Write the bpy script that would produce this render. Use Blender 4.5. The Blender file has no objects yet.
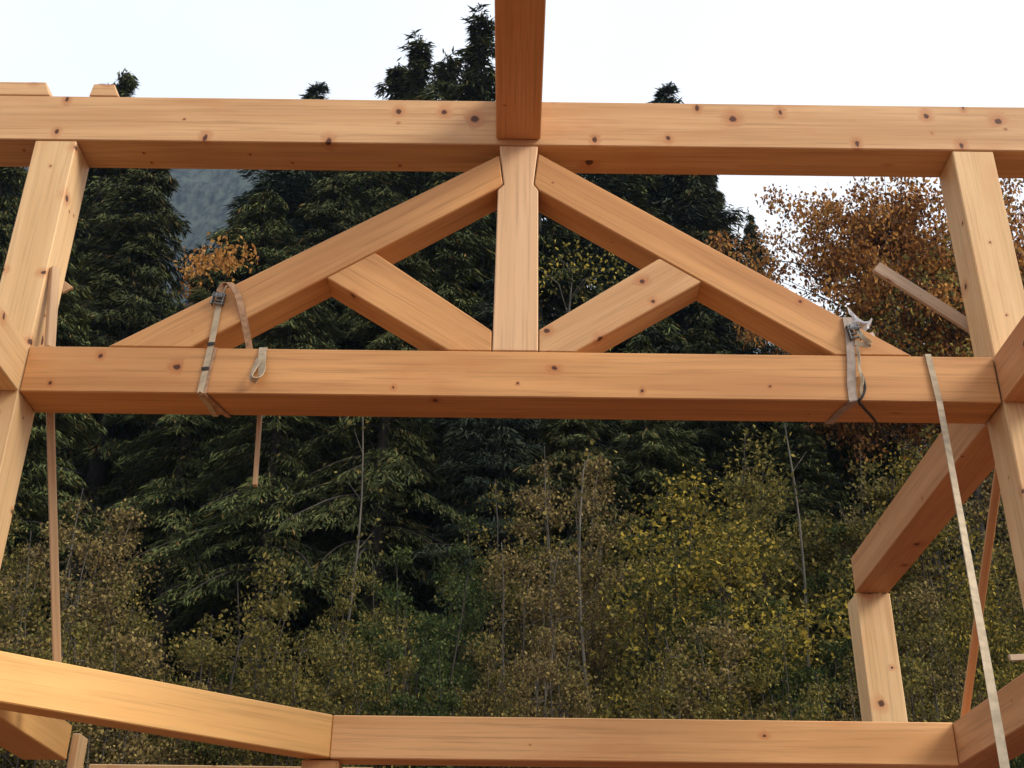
import bpy, bmesh, math, random
import numpy as np
from mathutils import Vector, Matrix

# ------------------------------------------------------------------ camera, sky, sun, exposure
scene = bpy.context.scene
C = scene.collection
CAM_H = 1.6                                   # eye height above the ground; frame heights below are given above the eye
F_PX, PITCH, YAW, ROLL = 1217.4, math.radians(28.438), math.radians(-0.077), math.radians(0.711)
fwd = Vector((math.sin(YAW) * math.cos(PITCH), math.cos(YAW) * math.cos(PITCH), math.sin(PITCH)))
r0 = Vector((math.cos(YAW), -math.sin(YAW), 0)); u0 = r0.cross(fwd)
rgt = r0 * math.cos(ROLL) + u0 * math.sin(ROLL); up = -r0 * math.sin(ROLL) + u0 * math.cos(ROLL)
cam_data = bpy.data.cameras.new('camera'); cam = bpy.data.objects.new('camera', cam_data); C.objects.link(cam)
cam_data.sensor_width = 36.0; cam_data.lens = 36.0 * F_PX / 1024.0
cam_data.clip_start = 0.05; cam_data.clip_end = 4000
cam.matrix_world = Matrix(((rgt.x, up.x, -fwd.x, 0), (rgt.y, up.y, -fwd.y, 0), (rgt.z, up.z, -fwd.z, CAM_H), (0, 0, 0, 1)))
scene.camera = cam

SUN_EL, SUN_AZ = math.radians(36), math.radians(118)      # azimuth clockwise from +Y: light from the right, behind the camera
world = bpy.data.worlds.new('World'); scene.world = world; world.use_nodes = True
nt = world.node_tree; nt.nodes.clear()
wo = nt.nodes.new('ShaderNodeOutputWorld'); mixw = nt.nodes.new('ShaderNodeMixShader')
bg1 = nt.nodes.new('ShaderNodeBackground'); bg2 = nt.nodes.new('ShaderNodeBackground')
sky = nt.nodes.new('ShaderNodeTexSky'); sky.sky_type = 'NISHITA'; sky.sun_disc = False
sky.sun_elevation = SUN_EL; sky.sun_rotation = SUN_AZ; sky.dust_density = 3
tc = nt.nodes.new('ShaderNodeTexCoord'); nz = nt.nodes.new('ShaderNodeTexNoise')
nz.inputs['Scale'].default_value = 1.6; nz.inputs['Detail'].default_value = 5
rp = nt.nodes.new('ShaderNodeValToRGB')
rp.color_ramp.elements[0].position = 0.38; rp.color_ramp.elements[0].color = (0.76, 0.815, 0.90, 1)
rp.color_ramp.elements[1].position = 0.7; rp.color_ramp.elements[1].color = (0.97, 0.99, 1.0, 1)
nt.links.new(tc.outputs['Generated'], nz.inputs['Vector']); nt.links.new(nz.outputs['Fac'], rp.inputs['Fac'])
nt.links.new(sky.outputs['Color'], bg1.inputs['Color']); bg1.inputs['Strength'].default_value = 0.10
nt.links.new(rp.outputs['Color'], bg2.inputs['Color']); bg2.inputs['Strength'].default_value = 0.84
mixw.inputs[0].default_value = 0.88
nt.links.new(bg1.outputs[0], mixw.inputs[1]); nt.links.new(bg2.outputs[0], mixw.inputs[2])
nt.links.new(mixw.outputs[0], wo.inputs['Surface'])

sd = bpy.data.lights.new('sun', 'SUN'); so = bpy.data.objects.new('sun', sd); C.objects.link(so)
sd.energy = 2.2; sd.angle = math.radians(24); sd.color = (1.0, 0.93, 0.82)
sun_dir = Vector((math.sin(SUN_AZ) * math.cos(SUN_EL), math.cos(SUN_AZ) * math.cos(SUN_EL), math.sin(SUN_EL)))
so.rotation_euler = sun_dir.to_track_quat('Z', 'Y').to_euler()
scene.view_settings.view_transform = 'Standard'; scene.view_settings.look = 'None'
scene.view_settings.gamma = 1; scene.view_settings.use_curve_mapping = False
scene.view_settings.exposure = 0.72
scene.render.engine = 'CYCLES'
scene.cycles.max_bounces = 4; scene.cycles.diffuse_bounces = 3; scene.cycles.glossy_bounces = 1; scene.cycles.transmission_bounces = 2; scene.cycles.volume_bounces = 0; scene.cycles.volume_step_rate = 4; scene.cycles.volume_max_steps = 32

rng = np.random.default_rng(11); random.seed(5)

# ------------------------------------------------------------------ small helpers
def tag(o, label=None, cat=None, group=None, kind=None):
    if label: o['label'] = label
    if cat: o['category'] = cat
    if group: o['group'] = group
    if kind: o['kind'] = kind
    return o
def empty(name, loc=(0, 0, 0)):
    o = bpy.data.objects.new(name, None); C.objects.link(o); o.location = loc; o.empty_display_size = 0.2
    return o
def link(name, me, mat=None, parent=None):
    o = bpy.data.objects.new(name, me); C.objects.link(o)
    if mat and not me.materials: me.materials.append(mat)
    if parent: o.parent = parent
    return o
def ray(px, py):                                # direction of a photograph pixel, used to read sizes off the photo
    return rgt * ((px - 512) / F_PX) - up * ((py - 384) / F_PX) + fwd
def at(px, py, Y):                              # world point at distance Y
    d = ray(px, py); d = d * (Y / d.y)
    return Vector((d.x, d.y, d.z + CAM_H))

# ------------------------------------------------------------------ materials
def newmat(name):
    m = bpy.data.materials.new(name); m.use_nodes = True
    n = m.node_tree; b = n.nodes['Principled BSDF']
    return m, n, b
def N(n, t, **kw):
    x = n.nodes.new(t)
    for k, v in kw.items(): setattr(x, k, v)
    return x
def math_node(n, op, a, b=None, c=None):
    x = n.nodes.new('ShaderNodeMath'); x.operation = op
    for i, v in enumerate((a, b, c)):
        if v is None: continue
        if isinstance(v, (int, float)): x.inputs[i].default_value = v
        else: n.links.new(v, x.inputs[i])
    return x.outputs[0]
def mixcol(n, fac, a, b, blend='MIX'):
    x = n.nodes.new('ShaderNodeMix'); x.data_type = 'RGBA'; x.blend_type = blend
    for i, v in ((0, fac), (6, a), (7, b)):
        if isinstance(v, (int, float)): x.inputs[i].default_value = v
        elif isinstance(v, tuple): x.inputs[i].default_value = (*v, 1)
        else: n.links.new(v, x.inputs[i])
    return x.outputs[2]
def smooth(n, v, lo, hi, a=0.0, b=1.0):
    x = n.nodes.new('ShaderNodeMapRange'); x.interpolation_type = 'SMOOTHSTEP'
    n.links.new(v, x.inputs[0]); x.inputs[1].default_value = lo; x.inputs[2].default_value = hi
    x.inputs[3].default_value = a; x.inputs[4].default_value = b
    return x.outputs[0]

def wood(name, light, dark, knot_keep=0.45, knot_r=0.016, rough=0.55, seed=0.0):
    """Planed timber: grain and growth bands run along the piece's own X axis, knots run radially from its pith."""
    m, n, b = newmat(name)
    t = N(n, 'ShaderNodeTexCoord'); oi = N(n, 'ShaderNodeObjectInfo')
    off = math_node(n, 'MULTIPLY', oi.outputs['Random'], 57.0)
    off = math_node(n, 'ADD', off, seed)
    sx = N(n, 'ShaderNodeSeparateXYZ'); n.links.new(t.outputs['Object'], sx.inputs[0])
    x = math_node(n, 'ADD', sx.outputs[0], off); y, z = sx.outputs[1], sx.outputs[2]
    # knots: voronoi on (x, angle about the pith)
    ang = math_node(n, 'ARCTAN2', math_node(n, 'MULTIPLY', y, -1.0), z)
    v = math_node(n, 'MULTIPLY', ang, 0.125)
    kc = N(n, 'ShaderNodeCombineXYZ'); n.links.new(x, kc.inputs[0]); n.links.new(v, kc.inputs[1]); n.links.new(off, kc.inputs[2])
    wob = N(n, 'ShaderNodeTexNoise'); wob.inputs['Scale'].default_value = 42; n.links.new(kc.outputs[0], wob.inputs['Vector'])
    vo = N(n, 'ShaderNodeTexVoronoi', voronoi_dimensions='2D'); vo.inputs['Scale'].default_value = 5.5
    n.links.new(kc.outputs[0], vo.inputs['Vector'])
    dist = math_node(n, 'DIVIDE', vo.outputs['Distance'], 5.5)
    dist = math_node(n, 'ADD', dist, math_node(n, 'MULTIPLY', math_node(n, 'SUBTRACT', wob.outputs['Fac'], 0.5), 0.016))
    sc = N(n, 'ShaderNodeSeparateColor'); n.links.new(vo.outputs['Color'], sc.inputs[0])
    keep = math_node(n, 'LESS_THAN', sc.outputs[0], knot_keep)
    rad = math_node(n, 'MULTIPLY_ADD', math_node(n, 'POWER', sc.outputs[1], 2.2), knot_r * 1.25, knot_r * 0.25)
    rel = math_node(n, 'DIVIDE', dist, rad)
    core = math_node(n, 'MULTIPLY', smooth(n, rel, 0.55, 1.05, 1.0, 0.0), keep)
    halo = math_node(n, 'MULTIPLY', smooth(n, rel, 0.8, 3.4, 1.0, 0.0), keep)
    # growth bands, bent round the knots
    bend = math_node(n, 'MULTIPLY', halo, 0.012)
    def grain(sxx, syy, detail, rgh=0.6):
        c = N(n, 'ShaderNodeCombineXYZ')
        n.links.new(math_node(n, 'MULTIPLY', x, sxx), c.inputs[0])
        n.links.new(math_node(n, 'MULTIPLY', math_node(n, 'ADD', y, bend), syy), c.inputs[1])
        n.links.new(math_node(n, 'MULTIPLY', math_node(n, 'ADD', z, bend), syy), c.inputs[2])
        g = N(n, 'ShaderNodeTexNoise'); g.inputs['Scale'].default_value = 1; g.inputs['Detail'].default_value = detail
        g.inputs['Roughness'].default_value = rgh; n.links.new(c.outputs[0], g.inputs['Vector'])
        return g.outputs['Fac']
    broad = grain(0.55, 9.0, 2); fine = grain(1.6, 75.0, 3, 0.7); blotch = grain(2.2, 5.0, 3)
    col = mixcol(n, smooth(n, broad, 0.32, 0.68), light, dark)
    col = mixcol(n, smooth(n, fine, 0.45, 0.75, 0.0, 0.75), col, tuple(c * 0.72 for c in dark))
    col = mixcol(n, smooth(n, blotch, 0.5, 0.8, 0.0, 0.45), col, (dark[0] * 0.95, dark[1] * 0.72, dark[2] * 0.6))
    col = mixcol(n, math_node(n, 'MULTIPLY', halo, 0.55), col, (dark[0] * 0.8, dark[1] * 0.5, dark[2] * 0.4))
    col = mixcol(n, math_node(n, 'MULTIPLY', core, 0.94), col, (0.065, 0.018, 0.009))
    n.links.new(col, b.inputs['Base Color']); b.inputs['Roughness'].default_value = rough
    b.inputs['Specular IOR Level'].default_value = 0.25
    bp = N(n, 'ShaderNodeBump'); bp.inputs['Strength'].default_value = 0.12; bp.inputs['Distance'].default_value = 0.004
    n.links.new(fine, bp.inputs['Height']); n.links.new(bp.outputs[0], b.inputs['Normal'])
    return m

M = {}
M['salmon'] = wood('fir_salmon', (0.63, 0.320, 0.120), (0.49, 0.232, 0.084), 0.20, 0.013)
M['pale'] = wood('fir_pale', (0.65, 0.39, 0.190), (0.52, 0.285, 0.125), 0.42, 0.020)
M['king'] = wood('fir_blond', (0.74, 0.47, 0.27), (0.66, 0.40, 0.21), 0.25, 0.014)
M['gold'] = wood('fir_gold', (0.74, 0.49, 0.25), (0.64, 0.40, 0.185), 0.50, 0.022)
M['clear'] = wood('fir_clear', (0.80, 0.46, 0.165), (0.74, 0.40, 0.13), 0.03, 0.010)
M['tan'] = wood('fir_tan', (0.62, 0.32, 0.145), (0.52, 0.25, 0.10), 0.22, 0.014)
M['honey'] = wood('fir_honey', (0.80, 0.44, 0.19), (0.66, 0.34, 0.13), 0.12, 0.011)
M['grey'] = wood('weathered_board', (0.58, 0.44, 0.32), (0.42, 0.30, 0.20), 0.2, 0.010, 0.8)
M['stud'] = wood('stud_wood', (0.58, 0.39, 0.23), (0.42, 0.26, 0.14), 0.25, 0.008, 0.7)

def leafmat(name, cols, trans=0.35, rough=0.55):
    m, n, b = newmat(name)
    g = N(n, 'ShaderNodeNewGeometry'); oi = N(n, 'ShaderNodeObjectInfo')
    r = N(n, 'ShaderNodeValToRGB'); cr = r.color_ramp
    while len(cr.elements) < len(cols): cr.elements.new(0.5)
    for e, (p, c) in zip(cr.elements, cols): e.position = p; e.color = (*c, 1)
    n.links.new(g.outputs['Random Per Island'], r.inputs['Fac'])
    hs = N(n, 'ShaderNodeHueSaturation')
    n.links.new(math_node(n, 'MULTIPLY_ADD', oi.outputs['Random'], 0.4, 0.82), hs.inputs['Value'])
    n.links.new(math_node(n, 'MULTIPLY_ADD', oi.outputs['Random'], 0.010, 0.495), hs.inputs['Hue'])
    n.links.new(r.outputs['Color'], hs.inputs['Color'])
    n.links.new(hs.outputs['Color'], b.inputs['Base Color']); b.inputs['Roughness'].default_value = rough
    b.inputs['Specular IOR Level'].default_value = 0.12
    if trans == 0: return m
    tr = N(n, 'ShaderNodeBsdfTranslucent'); n.links.new(hs.outputs['Color'], tr.inputs['Color'])
    mx = N(n, 'ShaderNodeMixShader'); mx.inputs[0].default_value = trans
    n.links.new(b.outputs[0], mx.inputs[1]); n.links.new(tr.outputs[0], mx.inputs[2])
    n.links.new(mx.outputs[0], n.nodes['Material Output'].inputs['Surface'])
    return m
M['cedar'] = leafmat('cedar_foliage', [(0, (0.026, 0.034, 0.012)), (0.5, (0.058, 0.070, 0.022)), (0.9, (0.100, 0.105, 0.032)), (1.0, (0.15, 0.09, 0.03))], 0.0, 0.8)
M['bluefir'] = leafmat('fir_foliage', [(0, (0.020, 0.030, 0.018)), (0.6, (0.042, 0.056, 0.032)), (1.0, (0.070, 0.085, 0.045))], 0.0, 0.8)
M['maple'] = leafmat('maple_leaves', [(0, (0.07, 0.030, 0.012)), (0.4, (0.20, 0.080, 0.024)), (0.75, (0.40, 0.165, 0.042)), (0.93, (0.56, 0.26, 0.06)), (1, (0.22, 0.17, 0.05))], 0.4)
M['orange'] = leafmat('orange_leaves', [(0, (0.34, 0.14, 0.035)), (0.6, (0.54, 0.26, 0.06)), (1, (0.64, 0.36, 0.09))], 0.4)
M['olive'] = leafmat('olive_leaves', [(0, (0.048, 0.046, 0.013)), (0.4, (0.098, 0.086, 0.024)), (0.85, (0.21, 0.168, 0.044)), (1.0, (0.36, 0.26, 0.06))], 0.3, 0.8)
M['yellow'] = leafmat('yellow_leaves', [(0, (0.045, 0.048, 0.012)), (0.45, (0.125, 0.108, 0.024)), (0.8, (0.30, 0.225, 0.040)), (1.0, (0.58, 0.41, 0.06))], 0.35, 0.75)
M['green'] = leafmat('green_leaves', [(0, (0.024, 0.038, 0.012)), (0.6, (0.050, 0.072, 0.022)), (1.0, (0.12, 0.13, 0.035))], 0.3, 0.8)
M['brown'] = leafmat('dry_leaves', [(0, (0.070, 0.050, 0.022)), (0.5, (0.135, 0.10, 0.042)), (1.0, (0.33, 0.24, 0.08))], 0.25, 0.85)

def barkmat(name, a, bcol):
    m, n, b = newmat(name)
    t = N(n, 'ShaderNodeTexCoord'); mp = N(n, 'ShaderNodeMapping'); mp.inputs['Scale'].default_value = (14, 14, 3)
    n.links.new(t.outputs['Object'], mp.inputs[0])
    g = N(n, 'ShaderNodeTexNoise'); g.inputs['Scale'].default_value = 1; g.inputs['Detail'].default_value = 5
    n.links.new(mp.outputs[0], g.inputs['Vector'])
    n.links.new(mixcol(n, smooth(n, g.outputs['Fac'], 0.35, 0.65), a, bcol), b.inputs['Base Color'])
    b.inputs['Roughness'].default_value = 0.9
    bp = N(n, 'ShaderNodeBump'); bp.inputs['Distance'].default_value = 0.02
    n.links.new(g.outputs['Fac'], bp.inputs['Height']); n.links.new(bp.outputs[0], b.inputs['Normal'])
    return m
M['bark'] = barkmat('dark_bark', (0.022, 0.016, 0.011), (0.048, 0.036, 0.026))
M['alder'] = barkmat('grey_bark', (0.045, 0.038, 0.028), (0.12, 0.10, 0.075))

def plain(name, col, rough=0.6, metal=0.0, nscale=0, amt=0.3):
    m, n, b = newmat(name)
    b.inputs['Roughness'].default_value = rough; b.inputs['Metallic'].default_value = metal
    t = N(n, 'ShaderNodeTexCoord'); g = N(n, 'ShaderNodeTexNoise'); g.inputs['Scale'].default_value = nscale or 40
    g.inputs['Detail'].default_value = 4; n.links.new(t.outputs['Object'], g.inputs['Vector'])
    n.links.new(mixcol(n, smooth(n, g.outputs['Fac'], 0.35, 0.7), col, tuple(c * (1 - amt) for c in col)), b.inputs['Base Color'])
    return m
M['web'] = plain('webbing_cream', (0.48, 0.38, 0.25), 0.8, 0, 25, 0.28)
M['web_grey'] = plain('webbing_soiled', (0.40, 0.32, 0.26), 0.8, 0, 25, 0.35)
M['web_brown'] = plain('webbing_brown', (0.42, 0.24, 0.13), 0.8, 0, 50, 0.4)
M['steel'] = plain('buckle_steel', (0.22, 0.21, 0.20), 0.35, 0.9, 80, 0.5)
M['black'] = plain('black_rope', (0.03, 0.025, 0.022), 0.8, 0, 60, 0.4)
M['white'] = plain('white_cloth', (0.82, 0.82, 0.84), 0.7, 0, 30, 0.12)

# ground, hill and mountain
gm, n, b = newmat('ground_soil')
t = N(n, 'ShaderNodeNewGeometry'); g = N(n, 'ShaderNodeTexNoise'); g.inputs['Scale'].default_value = 1.3; g.inputs['Detail'].default_value = 8
n.links.new(t.outputs['Position'], g.inputs['Vector'])
sp = N(n, 'ShaderNodeSeparateXYZ'); n.links.new(t.outputs['Position'], sp.inputs[0])
site = mixcol(n, g.outputs['Fac'], (0.14, 0.052, 0.027), (0.10, 0.036, 0.020))
floor = mixcol(n, smooth(n, g.outputs['Fac'], 0.35, 0.65), (0.020, 0.018, 0.010), (0.055, 0.045, 0.022))
n.links.new(mixcol(n, smooth(n, sp.outputs[1], 8.5, 10.5), site, floor), b.inputs['Base Color']); b.inputs['Roughness'].default_value = 0.95
mm, n, b = newmat('mountain_forest')
t = N(n, 'ShaderNodeNewGeometry'); g = N(n, 'ShaderNodeTexNoise'); g.inputs['Scale'].default_value = 0.30; g.inputs['Detail'].default_value = 10; g.inputs['Roughness'].default_value = 0.7
mpn = N(n, 'ShaderNodeMapping'); mpn.inputs['Scale'].default_value = (1.6, 1.0, 0.45); n.links.new(t.outputs['Position'], mpn.inputs[0]); n.links.new(mpn.outputs[0], g.inputs['Vector'])
n.links.new(mixcol(n, smooth(n, g.outputs['Fac'], 0.38, 0.62), (0.002, 0.004, 0.004), (0.045, 0.055, 0.042)), b.inputs['Base Color'])
b.inputs['Roughness'].default_value = 1.0

# ------------------------------------------------------------------ ground, hillside, mountain
def gz(x, y):
    h = 0.0
    if y > 9.5: h = 0.42 * (y - 9.5)
    if y > 18: h = 3.57 + 0.66 * (y - 18)
    if y > 64: h = 33.93 + 0.1 * (y - 64)
    if y > 9.5: h += 0.35 * math.sin(x * 0.31 + 1.3) * min(1, (y - 9.5) / 6) + 0.25 * math.sin(y * 0.5 + x * 0.17) * min(1, (y - 9.5) / 6)
    return h
def sheet(name, xs, ys, fn, mat):
    me = bpy.data.meshes.new(name)
    v = [(x, y, fn(x, y)) for y in ys for x in xs]; nx = len(xs)
    f = [(j * nx + i, j * nx + i + 1, (j + 1) * nx + i + 1, (j + 1) * nx + i) for j in range(len(ys) - 1) for i in range(nx - 1)]
    me.from_pydata(v, [], f); me.materials.append(mat); me.polygons.foreach_set('use_smooth', [True] * len(f)); me.update()
    return link(name, me)
xs = [-440, -250, -120, -80, -60] + [i * 2.5 - 50 for i in range(41)] + [60, 80, 120, 250, 440]
ys = [-90, -60, -20, -5, 0, 5, 8, 9, 9.5] + [10 + 1.5 * i for i in range(40)] + [80, 120, 200, 300, 390]
tag(sheet('ground', xs, ys, gz, gm), kind='structure')
from mathutils import noise
def mz(x, y):
    # crest height read from the photograph: high on the left, falling towards the right
    t = (y - 190) / 160.0
    k = max(0.0, min(1.0, (0.25 - x / max(y, 1)) / 0.50)); k = k * k * (3 - 2 * k)
    crest = 318 * (0.64 * k + 0.16)
    s = max(0.0, min(1.0, t)); s = s * s * (3 - 2 * s)
    h = crest * s + 18 * s * noise.fractal(Vector((x * 0.012, y * 0.012, 3.1)), 1.0, 2.0, 4)
    h += 4.0 * s * noise.noise(Vector((x * 0.16, y * 0.16, 0))) + 3.0 * noise.noise(Vector((x * 0.5, y * 0.5, 4)))
    return 40 + h * .97
tag(sheet('mountain', [(-420 + i * 3.0) for i in range(281)], [186 + j * 3 for j in range(61)], mz, mm), kind='structure')

# ------------------------------------------------------------------ timbers
def bevel_mesh(bm, w=0.005):
    bmesh.ops.bevel(bm, geom=list(bm.edges), offset=w, segments=1, profile=0.5, affect='EDGES')
def timber(name, poly, y0, y1, mat, parent, ang=0.0, bev=0.005):
    """Prism of an XZ outline between y0 and y1 (heights above the eye). ang = slope of its grain; its local X runs along it."""
    cx = sum(p[0] for p in poly) / len(poly); cz = sum(p[1] for p in poly) / len(poly); cy = (y0 + y1) / 2
    ca, sa = math.cos(ang), math.sin(ang)
    bm = bmesh.new(); lo, hi = [], []
    for (x, z) in poly:
        dx, dz = x - cx, z - cz
        lx, lz = dx * ca + dz * sa, -dx * sa + dz * ca
        lo.append(bm.verts.new((lx, y0 - cy, lz))); hi.append(bm.verts.new((lx, y1 - cy, lz)))
    bm.faces.new(lo); bm.faces.new(hi[::-1])
    for i in range(len(poly)):
        j = (i + 1) % len(poly); bm.faces.new((lo[i], hi[i], hi[j], lo[j]))
    bmesh.ops.recalc_face_normals(bm, faces=bm.faces)
    bevel_mesh(bm, bev)
    me = bpy.data.meshes.new(name); bm.to_mesh(me); bm.free(); me.materials.append(mat)
    o = link(name, me, None, parent); o.location = (cx, cy, cz + CAM_H); o.rotation_euler = (0, -ang, 0)
    return o
def rot_box(name, p0, p1, w, d, mat, parent=None, roll=0.0, bev=0.003, cut=0.0):
    """Straight board from p0 to p1 (world), w x d in section, turned about its length by roll."""
    p0, p1 = Vector(p0), Vector(p1); L = (p1 - p0).length; x = (p1 - p0).normalized()
    q = x.to_track_quat('X', 'Z').to_matrix().to_4x4()
    bm = bmesh.new(); bmesh.ops.create_cube(bm, size=1)
    for v in bm.verts:
        sx = v.co.x; v.co = Vector((sx * L, v.co.y * w, v.co.z * d)); v.co.x += cut * (v.co.z / d) * (1 if sx > 0 else -1) * d
    bevel_mesh(bm, bev)
    me = bpy.data.meshes.new(name); bm.to_mesh(me); bm.free(); me.materials.append(mat)
    o = link(name, me, None, parent)
    m = Matrix.Translation((p0 + p1) / 2) @ q @ Matrix.Rotation(roll, 4, 'X'); o.matrix_world = m
    return o
H = CAM_H
Y0 = 4.605
frame = tag(empty('timber_frame', (0, Y0, 0)), 'heavy planed fir timber frame with a triangular king post truss between two tall posts', 'timber frame')
def T(name, poly, y0, y1, mat, ang=0.0, label=None, bev=0.005):
    o = timber(name, poly, y0, y1, M[mat], frame, ang, bev)
    o.location = o.location - frame.location
    if label: o['label'] = label
    return o
def box(name, x0, x1, y0, y1, z0, z1, mat, along='x', label=None, bev=0.005):
    """Squared timber. Its local X axis is its long axis."""
    L = {'x': (x1 - x0, y1 - y0, z1 - z0), 'y': (y1 - y0, x1 - x0, z1 - z0), 'z': (z1 - z0, y1 - y0, x1 - x0)}[along]
    bm = bmesh.new(); bmesh.ops.create_cube(bm, size=1)
    for v in bm.verts: v.co = Vector((v.co.x * L[0], v.co.y * L[1], v.co.z * L[2]))
    bevel_mesh(bm, bev)
    me = bpy.data.meshes.new(name); bm.to_mesh(me); bm.free(); me.materials.append(M[mat])
    o = link(name, me, None, frame)
    o.rotation_euler = {'x': (0, 0, 0), 'y': (0, 0, math.pi / 2), 'z': (0, -math.pi / 2, 0)}[along]
    o.location = Vector(((x0 + x1) / 2, (y0 + y1) / 2, (z0 + z1) / 2 + CAM_H)) - frame.location
    if label: o['label'] = label
    return o
XL, XR = -2.117, 2.092
top = box('top_beam', -3.4, 3.4, Y0, 4.822, 3.803, 4.078, 'pale', 'x')
T('beam_block', [(-2.75, 4.080), (-2.298, 4.080), (-2.335, 4.168), (-2.75, 4.168)], Y0 + .001, 4.80, 'pale')
T('beam_block', [(-2.108, 4.080), (-1.960, 4.080), (-1.995, 4.160), (-2.098, 4.160)], Y0 + .001, 4.80, 'pale')
box('ridge_beam', -0.098, 0.117, -2.0, Y0 - .003, 3.834, 4.13, 'tan', 'y', 'deep ridge beam running overhead, its red brown underside showing')
box('post', XL - .2, XL, Y0 + .003, 4.815, -CAM_H, 3.800, 'gold', 'z', 'tall knotty post left of the truss')
box('post', XR + .006, XR + .203, Y0 + .003, 4.815, -CAM_H, 3.800, 'gold', 'z', 'tall knotty post right of the truss')
box('tie_beam', XL + .002, XR - .002, Y0, 4.812, 2.431, 2.656, 'salmon', 'x')
box('plate_beam', XL - .2, XL - .001, -1.6, Y0 - .001, 2.431, 2.656, 'gold', 'y')
box('plate_beam', XR, XR + .2, -1.6, Y0 - .001, 2.433, 2.656, 'tan', 'y')
box('plate_beam', XR - .001, XR + .203, 4.818, 7.10, 2.43, 2.652, 'tan', 'y', 'plate beam running back from the right post, darker underside showing')
box('post', XR - .004, XR + .205, 7.085, 7.29, -CAM_H, 2.425, 'gold', 'z', 'short looking knotty post under the far end of the right plate beam')
# king post with its joggled head
T('king_post', [(-.094, 2.659), (.106, 2.659), (.106, 3.535), (.083, 3.569), (.105, 3.799), (-.080, 3.799), (-.056, 3.567), (-.084, 3.535)],
  Y0 + .001, 4.775, 'king', math.pi / 2, 'pale king post with a narrowed waist under the ridge')
# principal rafters
rl = math.atan(.66); e = .003
T('rafter', [(-.082, 3.742), (-1.775, 2.659), (-1.412, 2.659), (-.087, 3.545), (-.061, 3.570)], Y0 + .002, 4.782, 'salmon', rl, 'left rafter of the truss')
T('rafter', [(.108, 3.754), (.087, 3.572), (.110, 3.535), (1.402, 2.659), (1.740, 2.659)], Y0 + .002, 4.782, 'salmon', -rl, 'right rafter of the truss')
def rb(x): return 3.545 + (x + .087) * (3.545 - 2.659) / (-.087 + 1.412) - .003
def rbr(x): return 3.535 - (x - .110) * (3.535 - 2.659) / (1.402 - .110) - .003
T('strut', [(-.098, 2.763), (-.640, rb(-.640)), (-.850, rb(-.850)), (-.287, 2.659), (-.098, 2.659)], Y0 + .004, 4.772, 'salmon', -rl, 'left strut of the truss')
T('strut', [(.110, 2.771), (.660, rbr(.660)), (.845, rbr(.845)), (.267, 2.659), (.110, 2.659)], Y0 + .004, 4.772, 'pale', rl, 'right strut of the truss')
# lower beams round the opening
YB = 5.80
box('floor_beam', -.833, XR - .002, YB, 5.95, 1.155, 1.354, 'honey', 'x', 'reddish floor beam across the bottom of the opening')
box('floor_beam', XR, XR + .2, -1.6, 5.96, 1.160, 1.354, 'tan', 'y', 'floor beam coming forward under the right post')
box('floor_beam', XL - .19, XL + .02, -1.6, 5.93, 1.156, 1.320, 'clear', 'y', 'floor beam on the left, behind the diagonal beam')
def diag_beam():
    a = Vector((-.833, YB)); d = Vector((-.763, -.645)).normalized(); back = Vector((-.645, .763)).normalized()
    L, w = 2.9, .15
    bm = bmesh.new()
    # local frame: X along the beam
    ca = math.atan2(-d.y, -d.x)
    q0 = a + d * L; ctr = (a + q0) / 2 + back * w / 2
    R = Matrix.Rotation(-ca, 2)
    def loc(p): return R @ (p - ctr)
    pts = [q0, a + d * 0.002, a + Vector((0.0, 0.15)) + d * 0.002, q0 + back * w]
    lo = [bm.verts.new((*loc(p), -.0985)) for p in pts]; hi = [bm.verts.new((*loc(p), .0985)) for p in pts]
    bm.faces.new(lo[::-1]); bm.faces.new(hi)
    for i in range(4): j = (i + 1) % 4; bm.faces.new((lo[i], lo[j], hi[j], hi[i]))
    bmesh.ops.recalc_face_normals(bm, faces=bm.faces); bevel_mesh(bm, .005)
    me = bpy.data.meshes.new('diagonal_beam'); bm.to_mesh(me); bm.free(); me.materials.append(M['clear'])
    o = link('diagonal_beam', me, None, frame); o.rotation_euler = (0, 0, ca)
    o.location = Vector((ctr.x, ctr.y, 1.2565 + CAM_H)) - frame.location
    o['label'] = 'bright clean beam cutting diagonally across the lower left corner'
diag_beam()
box('post', -.965, -.792, 5.825, 5.99, -CAM_H, 1.152, 'salmon', 'z', 'post under the corner where the diagonal and floor beams meet')
box('post', XL + .022, XL + .062, 5.94, 6.06, -CAM_H, 1.285, 'gold', 'z', 'post behind the lower left floor beam')
box('floor_beam', XL + .066, -.66, 6.12, 6.27, .98, 1.178, 'gold', 'x', 'rear floor beam low on the left')

# ------------------------------------------------------------------ loose boards
o = rot_box('wood_block', (-2.098, 4.640, 3.085 + H), (-2.040, 4.640, 2.664 + H), .040, .032, M['stud'], roll=0.72); tag(o, 'short upright stud end standing on the tie beam against the left post', 'wood block')
a0, a1 = at(50, 400, 4.855), at(58, 700, 5.19)
rot_box_o = rot_box('prop_board', a0, a1 + (a1 - a0) * 0.0, .040, .034, M['stud'], roll=0.72); tag(rot_box_o, 'long thin prop board standing upright behind the left end of the tie beam', 'board')
o = rot_box('board_end', at(48, 276, 4.845), at(68, 291, 4.86), .02, .055, M['stud'], cut=0.3); tag(o, 'small board end poking out from behind the left post', 'board')
p, q = at(262, 385, 4.84), at(255, 486, 4.84)
o = rot_box('wooden_stake', p, q, .030, .018, M['stud']); tag(o, 'short wooden stake hanging below the tie beam under the strap loop', 'stake')
p, q = at(876, 267, 4.845), at(985, 336, 4.86)
o = rot_box('nailed_board', p, q, .022, .062, M['grey']); tag(o, 'grey weathered board sticking out behind the right post above the tie beam', 'board')
p, q = at(1001, 455, 4.93), at(963, 728, 5.99)
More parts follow.
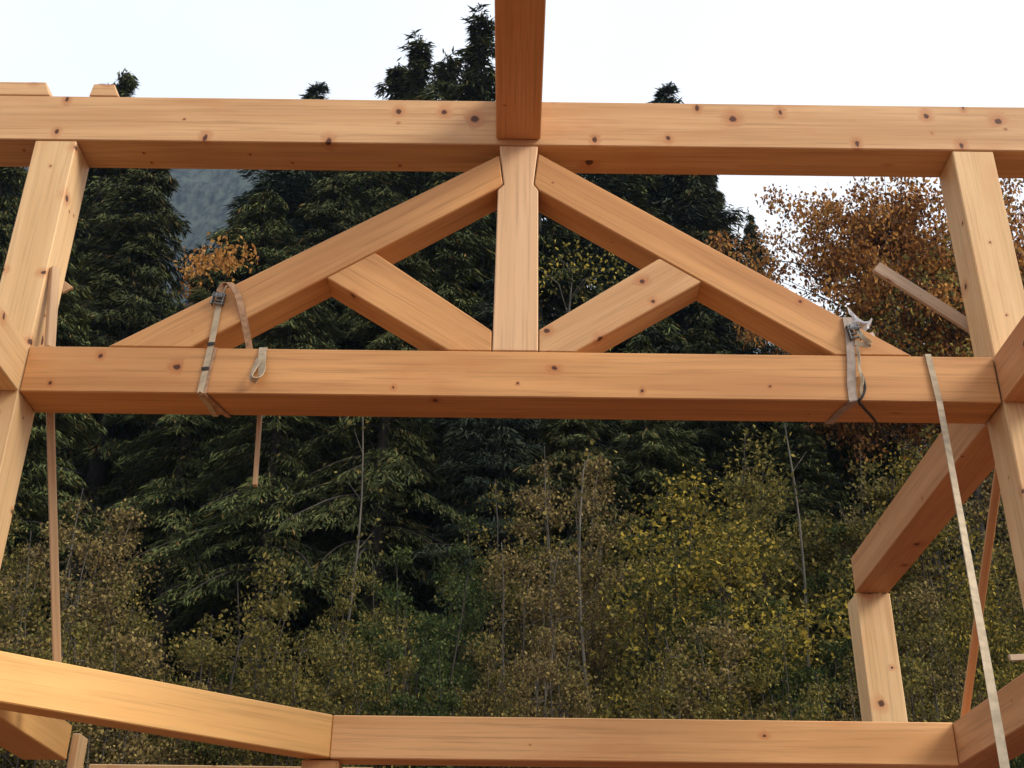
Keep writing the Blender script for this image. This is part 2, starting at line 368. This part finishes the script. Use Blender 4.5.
o = rot_box('prop_board', p, q, .035, .060, M['tan'], roll=.3); tag(o, 'brown prop board leaning behind the right post beside the long strap', 'board')
o = rot_box('board_end', at(1009, 658, 6.6), at(1075, 655, 6.7), .02, .035, M['grey']); tag(o, 'thin board tip at the right edge above the lower beam', 'board')

# ------------------------------------------------------------------ straps
def ribbon(name, pts, width, mat, side=(1, 0, 0), thick=0.004, parent=None, smoothn=0, widths=None):
    """Flat webbing along points; side = width direction (one vector, or one per point)."""
    P = [Vector(p) for p in pts]; S = [Vector(side)] * len(P) if not isinstance(side, list) else [Vector(s) for s in side]
    for _ in range(smoothn):
        P2, S2 = [P[0]], [S[0]]
        for i in range(len(P) - 1):
            P2 += [P[i] * .75 + P[i + 1] * .25, P[i] * .25 + P[i + 1] * .75]; S2 += [S[i] * .75 + S[i + 1] * .25, S[i] * .25 + S[i + 1] * .75]
        P, S = P2 + [P[-1]], S2 + [S[-1]]
    bm = bmesh.new(); rings = []
    for i, p in enumerate(P):
        t = (P[min(i + 1, len(P) - 1)] - P[max(i - 1, 0)]).normalized()
        s = (S[i] - t * S[i].dot(t)).normalized(); nn = t.cross(s).normalized()
        w = width / 2
        rings.append([bm.verts.new(p + s * a * w + nn * c * thick / 2) for a, c in ((-1, -1), (1, -1), (1, 1), (-1, 1))])
    for a, b in zip(rings, rings[1:]):
        for k in range(4): bm.faces.new((a[k], a[(k + 1) % 4], b[(k + 1) % 4], b[k]))
    bm.faces.new(rings[0][::-1]); bm.faces.new(rings[-1])
    bmesh.ops.recalc_face_normals(bm, faces=bm.faces)
    me = bpy.data.meshes.new(name); bm.to_mesh(me); bm.free(); me.materials.append(mat)
    return link(name, me, None, parent)
def merge_buckle(name, c, w, h, d, parent, mat, tilt=0.0):
    """Ratchet buckle: two side plates, spool bars and a handle bar, as one mesh."""
    bm = bmesh.new()
    def bx(x0, x1, y0, y1, z0, z1):
        r = bmesh.ops.create_cube(bm, size=1)
        for v in r['verts']:
            v.co = Vector(((x0 + x1) / 2 + v.co.x * (x1 - x0), (y0 + y1) / 2 + v.co.y * (y1 - y0), (z0 + z1) / 2 + v.co.z * (z1 - z0)))
    def rod(x0, x1, y, z, r):
        res = bmesh.ops.create_cone(bm, segments=10, radius1=r, radius2=r, depth=x1 - x0, cap_ends=True)
        for v in res['verts']: v.co = Vector(((x0 + x1) / 2 + v.co.z, y + v.co.y, z + v.co.x))
    bx(-w / 2, -w / 2 + .004, -d, 0, -h / 2, h / 2); bx(w / 2 - .004, w / 2, -d, 0, -h / 2, h / 2)
    for k in (-.36, -.08, .2, .42): rod(-w / 2 - .004, w / 2 + .004, -d * (0.55 if k != .2 else .95), k * h, h * .075)
    bx(-w * .32, w * .32, -d * 1.05, -d * .9, h * .1, h * .5)
    me = bpy.data.meshes.new(name); bm.to_mesh(me); bm.free(); me.materials.append(mat)
    o = link(name, me, None, parent); o.location = c; o.rotation_euler = (0, tilt, 0)
    return o
yf = Y0 - .006
# left ratchet strap round the rafter and the tie beam
st = tag(empty('ratchet_strap', (-1.31, Y0, 2.4250 + H)), 'cream ratchet strap with steel buckle tied round the left rafter and tie beam', 'strap')
inv = Matrix.Translation(-st.location)
def L(x, y, z): return Vector((x, y, z + H)) - st.location
ribbon('webbing', [L(-1.296, 4.832, 2.90), L(-1.296, 4.785, 3.00), L(-1.30, 4.70, 3.003), L(-1.302, yf + .002, 2.985), L(-1.312, yf - .004, 2.93), L(-1.316, yf, 2.80), L(-1.322, yf, 2.665), L(-1.330, yf, 2.55), L(-1.338, yf, 2.4300), L(-1.338, Y0, 2.4260), L(-1.325, 4.70, 2.4270), L(-1.318, 4.815, 2.4280), L(-1.31, 4.812, 2.45), L(-1.30, 4.832, 2.90)], .026, M['web'], (1, 0, 0), .004, st, 0)
merge_buckle('buckle', L(-1.316, yf, 2.893), .052, .060, .026, st, M['steel'], .12)
ribbon('strap_edge', [L(-1.345, yf - .004, 2.4290), L(-1.318, 4.62, 2.4230), L(-1.262, 4.810, 2.4235), L(-1.255, 4.818, 2.4250)], .022, M['web_brown'], (1, 0.3, 0), .003, st, 0)
ribbon('strap_edge', [L(-1.300, yf + .001, 2.655), L(-1.312, yf + .001, 2.53), L(-1.318, yf + .001, 2.4270)], .012, M['web_brown'], (1, 0, 0), .003, st, 0)
for z, x in ((2.668, -1.322), (2.545, -1.331)):
    ribbon('keeper_band', [L(x - .016, yf - .004, z), L(x, yf - .007, z + .002), L(x + .016, yf - .004, z + .004)], .014, M['black'], (0, 0, 1), .003, st)
# the loose tail: over the buckle, down behind, up over the tie beam and folded in a loop
ribbon('strap_tail', [L(-1.315, yf - .028, 2.92), L(-1.300, yf - .030, 2.965), L(-1.268, yf - .022, 2.972), L(-1.235, yf - .012, 2.925), L(-1.205, yf - .004, 2.84), L(-1.180, Y0 + .03, 2.74), L(-1.165, Y0 + .06, 2.675)],
       .030, M['web_brown'], [(.5, .5, .3), (.4, .6, .3), (.8, .4, .4), (.9, .4, .1), (1, .3, 0), (1, .3, 0), (1, .2, 0)], .004, st, 2)
ribbon('strap_tail', [L(-1.095, 4.70, 2.664), L(-1.095, 4.62, 2.667), L(-1.095, yf, 2.655), L(-1.088, yf - .012, 2.58), L(-1.080, yf - .022, 2.51), L(-1.098, yf - .030, 2.474), L(-1.126, yf - .026, 2.49), L(-1.122, yf - .014, 2.53), L(-1.100, yf - .006, 2.60)],
       .034, M['web'], [(1, 0, 0), (1, 0, 0), (1, 0, 0), (1, -.2, .0), (.9, -.5, .3), (.5, -1, .5), (.6, -1, -.2), (.8, -.8, 0), (1, -.4, 0)], .004, st, 2)
# right ratchet strap
sr = tag(empty('ratchet_strap', (1.46, Y0, 2.4250 + H)), 'soiled grey ratchet strap with a white rag tied round the right rafter and tie beam', 'strap')
def L(x, y, z): return Vector((x, y, z + H)) - sr.location
ribbon('webbing', [L(1.475, 4.832, 2.60), L(1.475, 4.832, 2.86), L(1.475, 4.70, 2.865), L(1.474, yf, 2.845), L(1.474, yf - .006, 2.76), L(1.466, yf - .004, 2.62), L(1.452, yf, 2.50), L(1.452, yf, 2.4300), L(1.455, Y0, 2.4250), L(1.42, 4.70, 2.4270), L(1.40, 4.817, 2.4280), L(1.41, 4.817, 2.45), L(1.47, 4.832, 2.60)], .036, M['web_grey'], (1, 0, 0), .004, sr)
merge_buckle('buckle', L(1.492, yf - .002, 2.760), .050, .075, .026, sr, M['steel'], -.15)
ribbon('strap_tail', [L(1.505, yf - .01, 2.79), L(1.515, yf - .028, 2.74), L(1.530, yf - .03, 2.715), L(1.560, yf - .02, 2.70), L(1.540, yf - .012, 2.695), L(1.49, yf - .012, 2.71)], .022, M['web'], [(1, 0, .4), (1, -.4, .5), (.6, -.8, .6), (.2, -.4, 1), (0, -.3, 1), (0, -.2, 1)], .004, sr, 2)
ribbon('strap_tail', [L(1.498, yf - .006, 2.72), L(1.500, yf - .014, 2.64), L(1.492, yf - .012, 2.57), L(1.502, yf - .02, 2.52), L(1.486, yf - .012, 2.475), L(1.492, yf - .006, 2.445)], .012, M['web'], [(1, -.3, 0), (.6, -.8, 0), (1, .3, .1), (.5, -.8, .2), (1, 0, 0), (1, -.2, 0)], .004, sr, 2)
def rope(name, pts, r, mat, parent):
    cu = bpy.data.curves.new(name, 'CURVE'); cu.dimensions = '3D'; cu.bevel_depth = r; cu.bevel_resolution = 3
    s = cu.splines.new('NURBS'); s.points.add(len(pts) - 1); s.use_endpoint_u = True; s.order_u = 3
    for p, c in zip(s.points, pts): p.co = (*c, 1)
    cu.materials.append(mat)
    tmp = bpy.data.objects.new(name, cu); C.objects.link(tmp)
    dg = bpy.context.evaluated_depsgraph_get(); me = bpy.data.meshes.new_from_object(tmp.evaluated_get(dg))
    bpy.data.objects.remove(tmp); me.name = name
    return link(name, me, None, parent)
rope('cord', [L(1.50, yf - .006, 2.56), L(1.515, yf - .008, 2.50), L(1.49, yf - .008, 2.44), L(1.47, yf - .004, 2.4270), L(1.50, 4.64, 2.4230), L(1.57, 4.70, 2.385), L(1.62, 4.812, 2.375), L(1.66, 4.842, 2.34)], .006, M['black'], sr)
# crumpled white rag caught behind the strap
def rag():
    bm = bmesh.new(); g = {}
    nu, nv = 9, 7
    for i in range(nu):
        for j in range(nv):
            u, v = i / (nu - 1), j / (nv - 1)
            x = 1.50 + 0.095 * u + .02 * math.sin(5 * v + 2 * u); z = 2.850 - .085 * u * .6 - .085 * (v) + .012 * math.sin(9 * u + 4 * v)
            y = Y0 + .05 + .030 * math.sin(7 * u + 3 * v) + .02 * math.sin(13 * v)
            if v > .55 and u < .4: x += .03
            # it lies along the sloping top of the rafter
            z = max(z, 3.754 - (x - .108) * .671 + .006)
            z += .02 + .07 * (1 - v) * (0.6 + .4 * math.sin(6 * u + 1))
            g[i, j] = bm.verts.new(Vector((x, y, z + H)) - sr.location)
    for i in range(nu - 1):
        for j in range(nv - 1): bm.faces.new((g[i, j], g[i + 1, j], g[i + 1, j + 1], g[i, j + 1]))
    r = bmesh.ops.solidify(bm, geom=list(bm.faces), thickness=.003)
    me = bpy.data.meshes.new('white_rag'); bm.to_mesh(me); bm.free(); me.materials.append(M['white'])
    return link('rag', me, None, sr)
rag()
# long strap hanging from the tie beam past the camera's right
a, b1, c = Vector((1.806, yf, 2.650 + H)), Vector((1.818, yf - .004, 2.4300 + H)), at(1003, 772, 3.45)
end = c + (c - b1) * 0.6
pts = [Vector((1.803, 4.815, 2.55 + H)), Vector((1.803, 4.815, 2.662 + H)), Vector((1.806, yf, 2.661 + H)), a, b1]
for k in range(1, 15):
    t = k / 14; p = b1.lerp(end, t); p.x += .008 * math.sin(t * math.pi); p.z -= .03 * math.sin(t * math.pi); pts.append(p)
o = ribbon('hanging_strap', pts, .026, M['web'], [(1, 0, 0)] * 5 + [(1, .35 * math.sin(k * .5), 0) for k in range(1, 15)], .005)
tag(o, 'long pale webbing strap hanging taut from the right end of the tie beam', 'strap')

# ------------------------------------------------------------------ foliage builders
def leaves_mesh(name, c, d, nrm, ln, wd, mat):
    """Many small pointed leaves: c centre, d direction, nrm rough normal, length, width (numpy arrays)."""
    n = len(c)
    d = d / np.linalg.norm(d, axis=1, keepdims=True)
    s = np.cross(d, nrm); s /= (np.linalg.norm(s, axis=1, keepdims=True) + 1e-9)
    up_ = np.cross(s, d)
    ln = ln[:, None]; wd = wd[:, None]
    v = np.empty((n, 4, 3), np.float32)
    v[:, 0] = c - d * ln * .5; v[:, 1] = c + s * wd * .5 + up_ * wd * .12 - d * ln * .05
    v[:, 2] = c + d * ln * .5 - up_ * wd * .1; v[:, 3] = c - s * wd * .5 + up_ * wd * .12 - d * ln * .05
    me = bpy.data.meshes.new(name)
    me.vertices.add(n * 4); me.vertices.foreach_set('co', v.reshape(-1))
    me.loops.add(n * 4); me.loops.foreach_set('vertex_index', np.arange(n * 4, dtype=np.int32))
    me.polygons.add(n); me.polygons.foreach_set('loop_start', np.arange(n, dtype=np.int32) * 4)
    me.polygons.foreach_set('loop_total', np.full(n, 4, np.int32))
    me.update(calc_edges=True); me.materials.append(mat)
    return me
def tubes_mesh(name, lines, mat, sides=6):
    """lines: list of (points, radii)."""
    V, Fc = [], []
    for P, Rr in lines:
        base = len(V)
        for i, p in enumerate(P):
            t = (P[min(i + 1, len(P) - 1)] - P[max(i - 1, 0)]); t = t / (np.linalg.norm(t) + 1e-9)
            a = np.cross(t, (0.3, 1, 0.1)); a /= np.linalg.norm(a); b = np.cross(t, a)
            for k in range(sides):
                an = 2 * math.pi * k / sides; V.append(p + (a * math.cos(an) + b * math.sin(an)) * Rr[i])
            if i:
                for k in range(sides):
                    k2 = (k + 1) % sides
                    Fc.append((base + (i - 1) * sides + k, base + (i - 1) * sides + k2, base + i * sides + k2, base + i * sides + k))
    me = bpy.data.meshes.new(name); me.from_pydata([tuple(map(float, v)) for v in V], [], Fc); me.materials.append(mat)
    me.polygons.foreach_set('use_smooth', [True] * len(Fc)); me.update()
    return me
def unit(n_): v = rng.normal(size=(n_, 3)); return v / np.linalg.norm(v, axis=1, keepdims=True)

def conifer(seed, h=16.0, rbase=3.0, mat='cedar', droop=0.55, dens=1.0, power=.75, rag=.2, start=.06):
    """Trunk with whorls of drooping limbs carrying hanging sprays of foliage."""
    global rng
    rng = np.random.default_rng(seed)
    lines = [(np.array([[0, 0, -.5], [0.05, 0, h * .3], [-.05, .04, h * .6], [0, 0, h]]), [h * .018, h * .014, h * .008, .012])]
    cs, ds, ns, ls, ws = [], [], [], [], []
    z = h * start
    while z < h * .985:
        t = z / h; R = rbase * (1 - t) ** power * (1 + rag * math.sin(z * 1.7 + seed)) + .12
        nb = 4 + int(rng.random() * 3)
        for _ in range(nb):
            az = rng.random() * 2 * math.pi; Lr = R * (0.55 + 0.6 * rng.random() - rag * .8 * rng.random() + .1)
            m = 8; s = np.linspace(0, 1, m)
            rise = .28 * (t ** 1.5) * 2
            zz = z + Lr * (rise * s - droop * s ** 1.7 + .16 * np.maximum(0, s - .7)) + .05 * rng.normal()
            azc = az + .25 * rng.normal() * s
            P = np.stack([np.cos(azc) * Lr * s, np.sin(azc) * Lr * s, zz], 1)
            if rng.random() < .5: lines.append((P, list(np.linspace(.03 * Lr / 2 + .008, .004, m))))
            k = int((42 + 88 * Lr) * dens)
            u = rng.random(k) ** .75 * .92 + .08
            i0 = np.minimum((u * (m - 1)).astype(int), m - 2); fr = u * (m - 1) - i0
            B = P[i0] * (1 - fr[:, None]) + P[i0 + 1] * fr[:, None]
            side = np.stack([-np.sin(azc[i0]), np.cos(azc[i0]), 0 * u], 1); out = np.stack([np.cos(azc[i0]), np.sin(azc[i0]), 0 * u], 1)
            sp = (rng.random(k) - .5) * 2
            spread = .32 * Lr * (1 - .75 * u) + .10
            c = B + side * (sp * spread)[:, None] + np.array([0, 0, -1]) * (rng.random(k) * .22 + .12 * np.abs(sp) * Lr * .5)[:, None]
            d = out * (.5 + .3 * rng.random(k))[:, None] + side * (sp * .8)[:, None] + np.array([0, 0, -1]) * (.35 + .7 * rng.random(k))[:, None] + .25 * rng.normal(size=(k, 3))
            cs.append(c); ds.append(d); ns.append(rng.normal(size=(k, 3)) * .5 + np.array([0, 0, 1])); ls.append(.17 + .20 * rng.random(k)); ws.append(.022 + .032 * rng.random(k))
        z += (.20 + .16 * rng.random()) * (0.8 + .5 * (1 - t))
    # leader
    k = 12; zz = h * (.95 + .06 * rng.random(k))
    cs.append(np.stack([rng.normal(size=k) * .05, rng.normal(size=k) * .05, zz], 1)); ds.append(rng.normal(size=(k, 3)) * .5 + np.array([0, 0, 1.0])); ns.append(unit(k)); ls.append(np.full(k, .2)); ws.append(np.full(k, .04))
    me = leaves_mesh('conifer_crown', np.concatenate(cs), np.concatenate(ds), np.concatenate(ns), np.concatenate(ls), np.concatenate(ws), M[mat])
    return tubes_mesh('conifer_trunk', lines, M['bark'], 6), me

def broadleaf(seed, h, crown_r, z0, leaf, nclump, per, mat, bark='bark', stems=1, clump_r=.45, shape=1.0, base_spread=.2, jitter=.35):
    """Branching stems; leaves in irregular clumps along and around the twigs."""
    global rng
    rng = np.random.default_rng(seed)
    lines, tips = [], []
    for s in range(stems):
        a = rng.random() * 6.28; br = base_spread * rng.random() * (stems > 1)
        P = [np.array([math.cos(a) * br, math.sin(a) * br, -.4])]
        lean = np.array([math.cos(a), math.sin(a), 0]) * (crown_r * .55 * rng.random() if stems > 1 else .1)
        hh = h * (.7 + .3 * rng.random()) if stems > 1 else h * .93
        m = 8
        for i in range(1, m):
            t = i / (m - 1); P.append(np.array([math.cos(a) * br, math.sin(a) * br, 0]) + lean * t ** 1.3 + np.array([rng.normal() * .04 * h * .2, rng.normal() * .04 * h * .2, hh * t]))
        P = np.array(P); r0_ = h * (.013 if stems == 1 else .0045) + .004
        lines.append((P, list(np.linspace(r0_, .006, m))))
        nb = max(4, int(nclump / stems / 2.2))
        for b_ in range(nb):
            t = z0 + (1 - z0) * (b_ + rng.random()) / nb; t = min(t, .99)
            idx = t * (m - 1); i0 = min(int(idx), m - 2); o = P[i0] * (1 - idx + i0) + P[i0 + 1] * (idx - i0)
            tt = (t - z0) / (1 - z0 + 1e-6)
            R = crown_r * (math.sin(math.pi * min(1, max(.06, .12 + .86 * tt)) ** shape)) * (.55 + .55 * rng.random()) / (1 if stems == 1 else 1.6)
            az = rng.random() * 6.28; el = .25 + .5 * rng.random()
            e = o + np.array([math.cos(az) * R, math.sin(az) * R, R * el * .8])
            e[2] = min(e[2], h * .97)
            mid = (o + e) / 2 + rng.normal(size=3) * R * .10
            lines.append((np.array([o, mid, e]), [r0_ * .35 * (1 - t) + .006, r0_ * .2 * (1 - t) + .005, .003]))
            tips.append(e); tips.append(mid * .4 + e * .6 + rng.normal(size=3) * R * .18)
            if R > 1.0:
                for _ in range(2):
                    e2 = mid + np.array([rng.normal() * R * .4, rng.normal() * R * .4, rng.normal() * R * .25]); tips.append(e2)
                    lines.append((np.array([mid, e2]), [.01, .003]))
    tips = np.array(tips); tips[:, 2] = np.minimum(tips[:, 2], h * (.96 - .05 * rng.random(len(tips))))
    cs, ds, ns, ls, ws = [], [], [], [], []
    for c0 in tips:
        k = int(per * (.4 + 1.2 * rng.random())); rr = clump_r * (.6 + .8 * rng.random())
        c = c0 + np.clip(rng.normal(size=(k, 3)), -1.7, 1.7) * np.array([rr, rr, rr * .7]) * .62
        c[:, 2] = np.minimum(c[:, 2], h * (1.0 - .03 * rng.random(k)))
        cs.append(c); ds.append(rng.normal(size=(k, 3)) + np.array([0, 0, -.5])); ns.append(rng.normal(size=(k, 3)) * .8 + np.array([0, 0, .9]))
        ls.append(leaf * (.6 + .8 * rng.random(k))); ws.append(leaf * (.45 + .5 * rng.random(k)))
    me = leaves_mesh('broadleaf_crown', np.concatenate(cs), np.concatenate(ds), np.concatenate(ns), np.concatenate(ls), np.concatenate(ws), M[mat])
    return tubes_mesh('broadleaf_trunk', lines, M[bark], 5), me

def plant(name, meshes, x, y, scale, rz, label, cat, group=None, sxy=1.0, trunk='trunk', crown='crown', lean=0.0):
    root = empty(name, (x, y, gz(x, y) - .1)); root.rotation_euler = (lean, 0, rz); root.scale = (scale * sxy, scale * sxy, scale)
    tag(root, label, cat, group)
    a = link(trunk, meshes[0], None, root); b_ = link(crown, meshes[1], None, root)
    return root

# conifer shapes (unit trees of 16 m)
con = [conifer(1, 16, 3.0), conifer(2, 16, 2.6, 'cedar', .7), conifer(3, 16, 2.9, 'bluefir', .42), conifer(4, 16, 3.3, 'cedar', .6, 1.1),
       conifer(8, 16, 3.4, 'cedar', .25, .75, .50, .35),
       conifer(9, 16, 3.4, 'cedar', .75, 1.1, .6, .2, .34), conifer(12, 16, 1.9, 'cedar', .12, .8, .7, .55)]
def put_con(k, px, apex, Y, name, label, cat, group=None, sxy=1.0, rz=None):
    p = at(px, apex, Y); hgt = p.z - gz(p.x, Y)
    return plant(name, con[k], p.x, Y, hgt / 16.0, rz if rz is not None else (px * 1.7) % 6.28, label, cat, group, sxy * 16.0 / hgt * (hgt / 16.0) ** .5)
G1 = 'conifers standing close together on the hillside'
# (shape, photo column, apex row, distance, widening)
put_con(0, 124, 68, 27, 'cedar_tree', 'tall dark cedar behind the left post, its tip showing above the top beam', 'tree', None, 1.2)
put_con(2, 665, 84, 27, 'fir_tree', 'dark fir right of the king post with its small tip above the top beam', 'tree', None, 1.3)
put_con(2, 318, 82, 30, 'fir_tree', 'blue green fir left of the truss apex, its tip just clearing the top beam', 'tree', None, 1.3)
put_con(6, 481, 14, 26, 'cedar_tree', 'tallest cedar top above the top beam, partly hidden behind the ridge beam', 'tree', None, 1.5)
put_con(6, 421, 38, 27, 'cedar_tree', 'second tallest cedar spire above the top beam, left of the ridge beam', 'tree', None, 1.4, 1.0)
put_con(6, 399, 60, 27.5, 'cedar_tree', 'leftmost and lowest of the ragged cedar spires above the top beam', 'tree', None, 1.35, 4.0)
put_con(6, 448, 54, 26.5, 'cedar_tree', 'ragged cedar spire between the two tallest above the top beam', 'tree', None, 1.35, 2.2)
put_con(1, 20, 120, 25, 'cedar_tree', 'dark cedar at the left edge of the photo behind the left post', 'tree', None, 1.1)
put_con(1, 706, 158, 29, 'fir_tree', 'narrow dark fir at the edge of the sky gap right of the truss apex', 'tree', None, .8)
put_con(1, 748, 208, 30, 'young_cedar', 'small open conifer in the sky gap beside the brown maple', 'tree', None, .7)
hidden = [(5, 158, 150, 24, 1.05), (5, 375, 130, 25, 1.1), (3, 450, 150, 23, 1.1), (5, 268, 185, 24, 1.0), (2, 575, 112, 25, 1.25), (1, 620, 118, 26, 1.3), (3, 540, 140, 24, 1.1), (2, 645, 150, 27, 1.1), (3, 688, 148, 27, 1.15), (0, 90, 120, 29, 1.4), (3, 150, 145, 28, 1.1), (2, 290, 125, 26, 1.3), (1, 350, 118, 28, 1.4), (3, 410, 110, 26, 1.2), (0, 470, 112, 25, 1.3),
          (5, 400, 215, 21, .9), (0, 70, 230, 20, 1.0), (5, 300, 250, 21, .9), (2, 500, 260, 21, 1.0), (0, 700, 310, 23, .9), (5, 215, 262, 22, .9), (1, 760, 380, 24, 1.0), (0, 860, 360, 27, 1.1), (2, 950, 330, 27, 1.1), (3, 1030, 300, 26, 1.1),
          (2, 0, 150, 30, 1.2), (0, 520, 170, 29, 1.0), (0, 640, 330, 20, .9), (5, 340, 170, 24, .9), (0, 570, 350, 19, .9), (0, -60, 150, 24, 1.1), (2, 1090, 300, 25, 1.1), (1, 1000, 390, 21, 1.0), (3, 820, 385, 23, 1.1), (0, 790, 400, 21, 1.0), (1, 880, 420, 22, 1.1)]
for k, px, ap, Y, w in hidden:
    put_con(k, px, ap, Y, 'cedar_tree', 'dark green conifer crowded with others on the hillside behind the truss', 'tree', G1, w)

# autumn trees
mp = broadleaf(21, 9.0, 3.3, .58, .080, 210, 150, 'maple', 'bark', 1, .34)
def put_b(meshes, h0, px, apex, Y, name, label, cat, group=None, sxy=1.0, rz=None):
    p = at(px, apex, Y); hgt = p.z - gz(p.x, Y)
    return plant(name, meshes, p.x, Y, hgt / h0, rz if rz is not None else (px * 2.3) % 6.28, label, cat, group, sxy)
put_b(mp, 9.0, 874, 200, 21, 'maple_tree', 'large brown and orange maple in front of the sky, left of the right post', 'tree', None, .72)
put_b(mp, 9.0, 962, 245, 22.5, 'maple_tree', 'browner maple crown partly hidden behind the right post', 'tree', None, .62, 2.0)
ol0 = broadleaf(35, 6.0, 1.2, .5, .05, 70, 80, 'olive', 'bark', 1, .34)
og = broadleaf(31, 6.0, .62, .82, .062, 24, 60, 'orange', 'bark', 1, .20)
put_b(og, 6.0, 228, 222, 22, 'orange_sapling', 'bright orange young maple between the dark conifers left of the truss', 'tree', None, .8)
yl = broadleaf(33, 6.0, 1.0, .7, .060, 30, 22, 'yellow', 'alder', 1, .35)
put_b(ol0, 6.0, 925, 232, 20.5, 'young_tree', 'greenish tree in front of the brown maple beside the right post', 'tree', None, 1.0)
put_b(yl, 6.0, 570, 232, 23, 'yellow_sapling', 'thin tree with golden yellow leaves seen right of the king post', 'tree', None, .8)
# understorey
yb = broadleaf(41, 5.0, 1.7, .12, .050, 170, 80, 'yellow', 'bark', 4, .25, .85)
ob = [broadleaf(50 + i, 5.0, 1.35, .12, .050, 110, 95, m, 'bark' if i != 3 else 'alder', 5, .19) for i, m in enumerate(('olive', 'green', 'olive', 'brown'))]
put_b(yb, 5.0, 692, 455, 14.5, 'yellow_bush', 'large yellow leaved bush under the right half of the tie beam', 'bush', None, 1.15)
put_b(yb, 5.0, 905, 430, 16.5, 'yellow_bush', 'yellow flecked bush behind the right plate beam', 'bush', None, .8, 1.0)
put_b(yb, 5.0, 975, 560, 14.0, 'yellow_bush', 'yellow green bush at the right, behind the long strap', 'bush', None, .8, 3.0)
put_b(ob[0], 5.0, 255, 525, 13.5, 'olive_bush', 'feathery olive green bush below the hanging stake', 'bush', None, 1.0)
put_b(ob[0], 5.0, 775, 440, 17.8, 'olive_bush', 'tall olive bush right of the yellow bush, under the right end of the truss', 'bush', None, 1.1)
put_b(ob[2], 5.0, 835, 430, 17.0, 'olive_bush', 'tall olive green bush left of the far short post', 'bush', None, .95)
put_b(ob[0], 5.0, 375, 590, 12.6, 'olive_bush', 'low olive bush with tawny tips over the corner of the lower beams', 'bush', None, .9, 2.2)
put_b(ob[3], 5.0, 560, 440, 16.0, 'twiggy_bush', 'tall brown twiggy bush under the king post', 'bush', None, .9)
put_b(ob[1], 5.0, 430, 510, 14.5, 'green_bush', 'dark green bush left of the centre under the tie beam', 'bush', None, .9)
G2 = 'bushes crowding the foot of the hillside'
random.seed(9)
low = []
for px in range(-60, 1100, 38):
    low.append((px + random.uniform(-14, 14), random.uniform(600, 665), random.uniform(12.0, 13.4)))
for px in range(-60, 1100, 58):
    low.append((px + random.uniform(-20, 20), random.uniform(520, 590) + (30 if 130 < px < 420 else 0), random.uniform(14.2, 16.0)))
for px in list(range(480, 1100, 55)) + [-40, 20, 90]:
    low.append((px + random.uniform(-20, 20), random.uniform(450, 500), random.uniform(17.0, 18.5)))
for i, (px, ap, Y) in enumerate(low):
    k = random.choice((0, 1, 2, 3, 3, 0))
    put_b(ob[k], 5.0, px, ap, Y, 'hillside_bush', 'small leaved olive and brown bush in the thicket behind the lower beams', 'bush', G2, random.uniform(.75, 1.05), random.uniform(0, 6.28))
# pale bare alder stems
def stems(px, topy, Y, label):
    p = at(px, topy, Y); h = p.z - gz(p.x, Y)
    r_ = np.random.default_rng(int(px))
    P = np.array([[.10 * math.sin(i * .6 + px), .08 * math.cos(i * .5 + px), -.3 + (h + .3) * i / 9] for i in range(10)])
    L_ = [(P, list(np.linspace(.032, .010, 10)))]
    for i in range(3, 10):
        a = r_.random() * 6.28; q = P[i] + np.array([math.cos(a) * .25, math.sin(a) * .25, .35])
        L_.append((np.array([P[i], q]), [.007, .003]))
    cs = np.concatenate([q[0][-1] + r_.normal(size=(18, 3)) * .22 for q in L_[1:]])
    root = empty('alder_tree', (p.x, Y, gz(p.x, Y))); tag(root, label, 'tree')
    link('trunk', tubes_mesh('alder_trunk', L_, M['alder'], 6), None, root)
    k = len(cs)
    link('crown', leaves_mesh('alder_crown', cs, r_.normal(size=(k, 3)), r_.normal(size=(k, 3)) + np.array([0, 0, 1.]), np.full(k, .08), np.full(k, .06), M['olive']), None, root)
stems(783, 425, 16.2, 'slim pale alder trunk between the yellow bush and the far short post')
stems(362, 410, 17.5, 'slim grey trunk in the dark wood below the left half of the tie beam')
stems(585, 470, 14.2, 'slim pale stem left of the large yellow bush')

# undergrowth: ferns and brambles nobody could count
rng = np.random.default_rng(77)
k = 40000
ux = rng.uniform(-16, 16, k); uy = rng.uniform(10.2, 30, k)
uz = np.array([gz(a_, b_) for a_, b_ in zip(ux, uy)]) + rng.random(k) ** 1.6 * (1.0 + .5 * np.sin(ux * 1.3) * np.cos(uy))
me = leaves_mesh('undergrowth', np.stack([ux, uy, uz], 1), rng.normal(size=(k, 3)) + np.array([0, 0, .6]), rng.normal(size=(k, 3)) + np.array([0, -.3, .8]), .10 + .14 * rng.random(k), .05 + .07 * rng.random(k), M['green'])
tag(link('undergrowth', me), 'dark ferns and brambles covering the hillside between the bushes', 'undergrowth', None, 'stuff')

# haze: a thin even air, closed box round camera, ground and mountain
hm = bpy.data.materials.new('haze'); hm.use_nodes = True; hn = hm.node_tree; hn.nodes.clear()
ho = hn.nodes.new('ShaderNodeOutputMaterial'); pv = hn.nodes.new('ShaderNodeVolumePrincipled')
pv.inputs['Color'].default_value = (0.45, 0.68, 1.0, 1); pv.inputs['Density'].default_value = 0.00026; pv.inputs['Anisotropy'].default_value = 0.2
hn.links.new(pv.outputs[0], ho.inputs['Volume'])
bm = bmesh.new(); bmesh.ops.create_cube(bm, size=1)
for v in bm.verts: v.co = Vector((v.co.x * 900, 150 + v.co.y * 500, -1.5 + (v.co.z + .5) * 350))
me = bpy.data.meshes.new('haze'); bm.to_mesh(me); bm.free(); me.materials.append(hm)
tag(link('haze', me), 'thin bluish air between the viewer and the far mountain', 'haze', None, 'stuff')
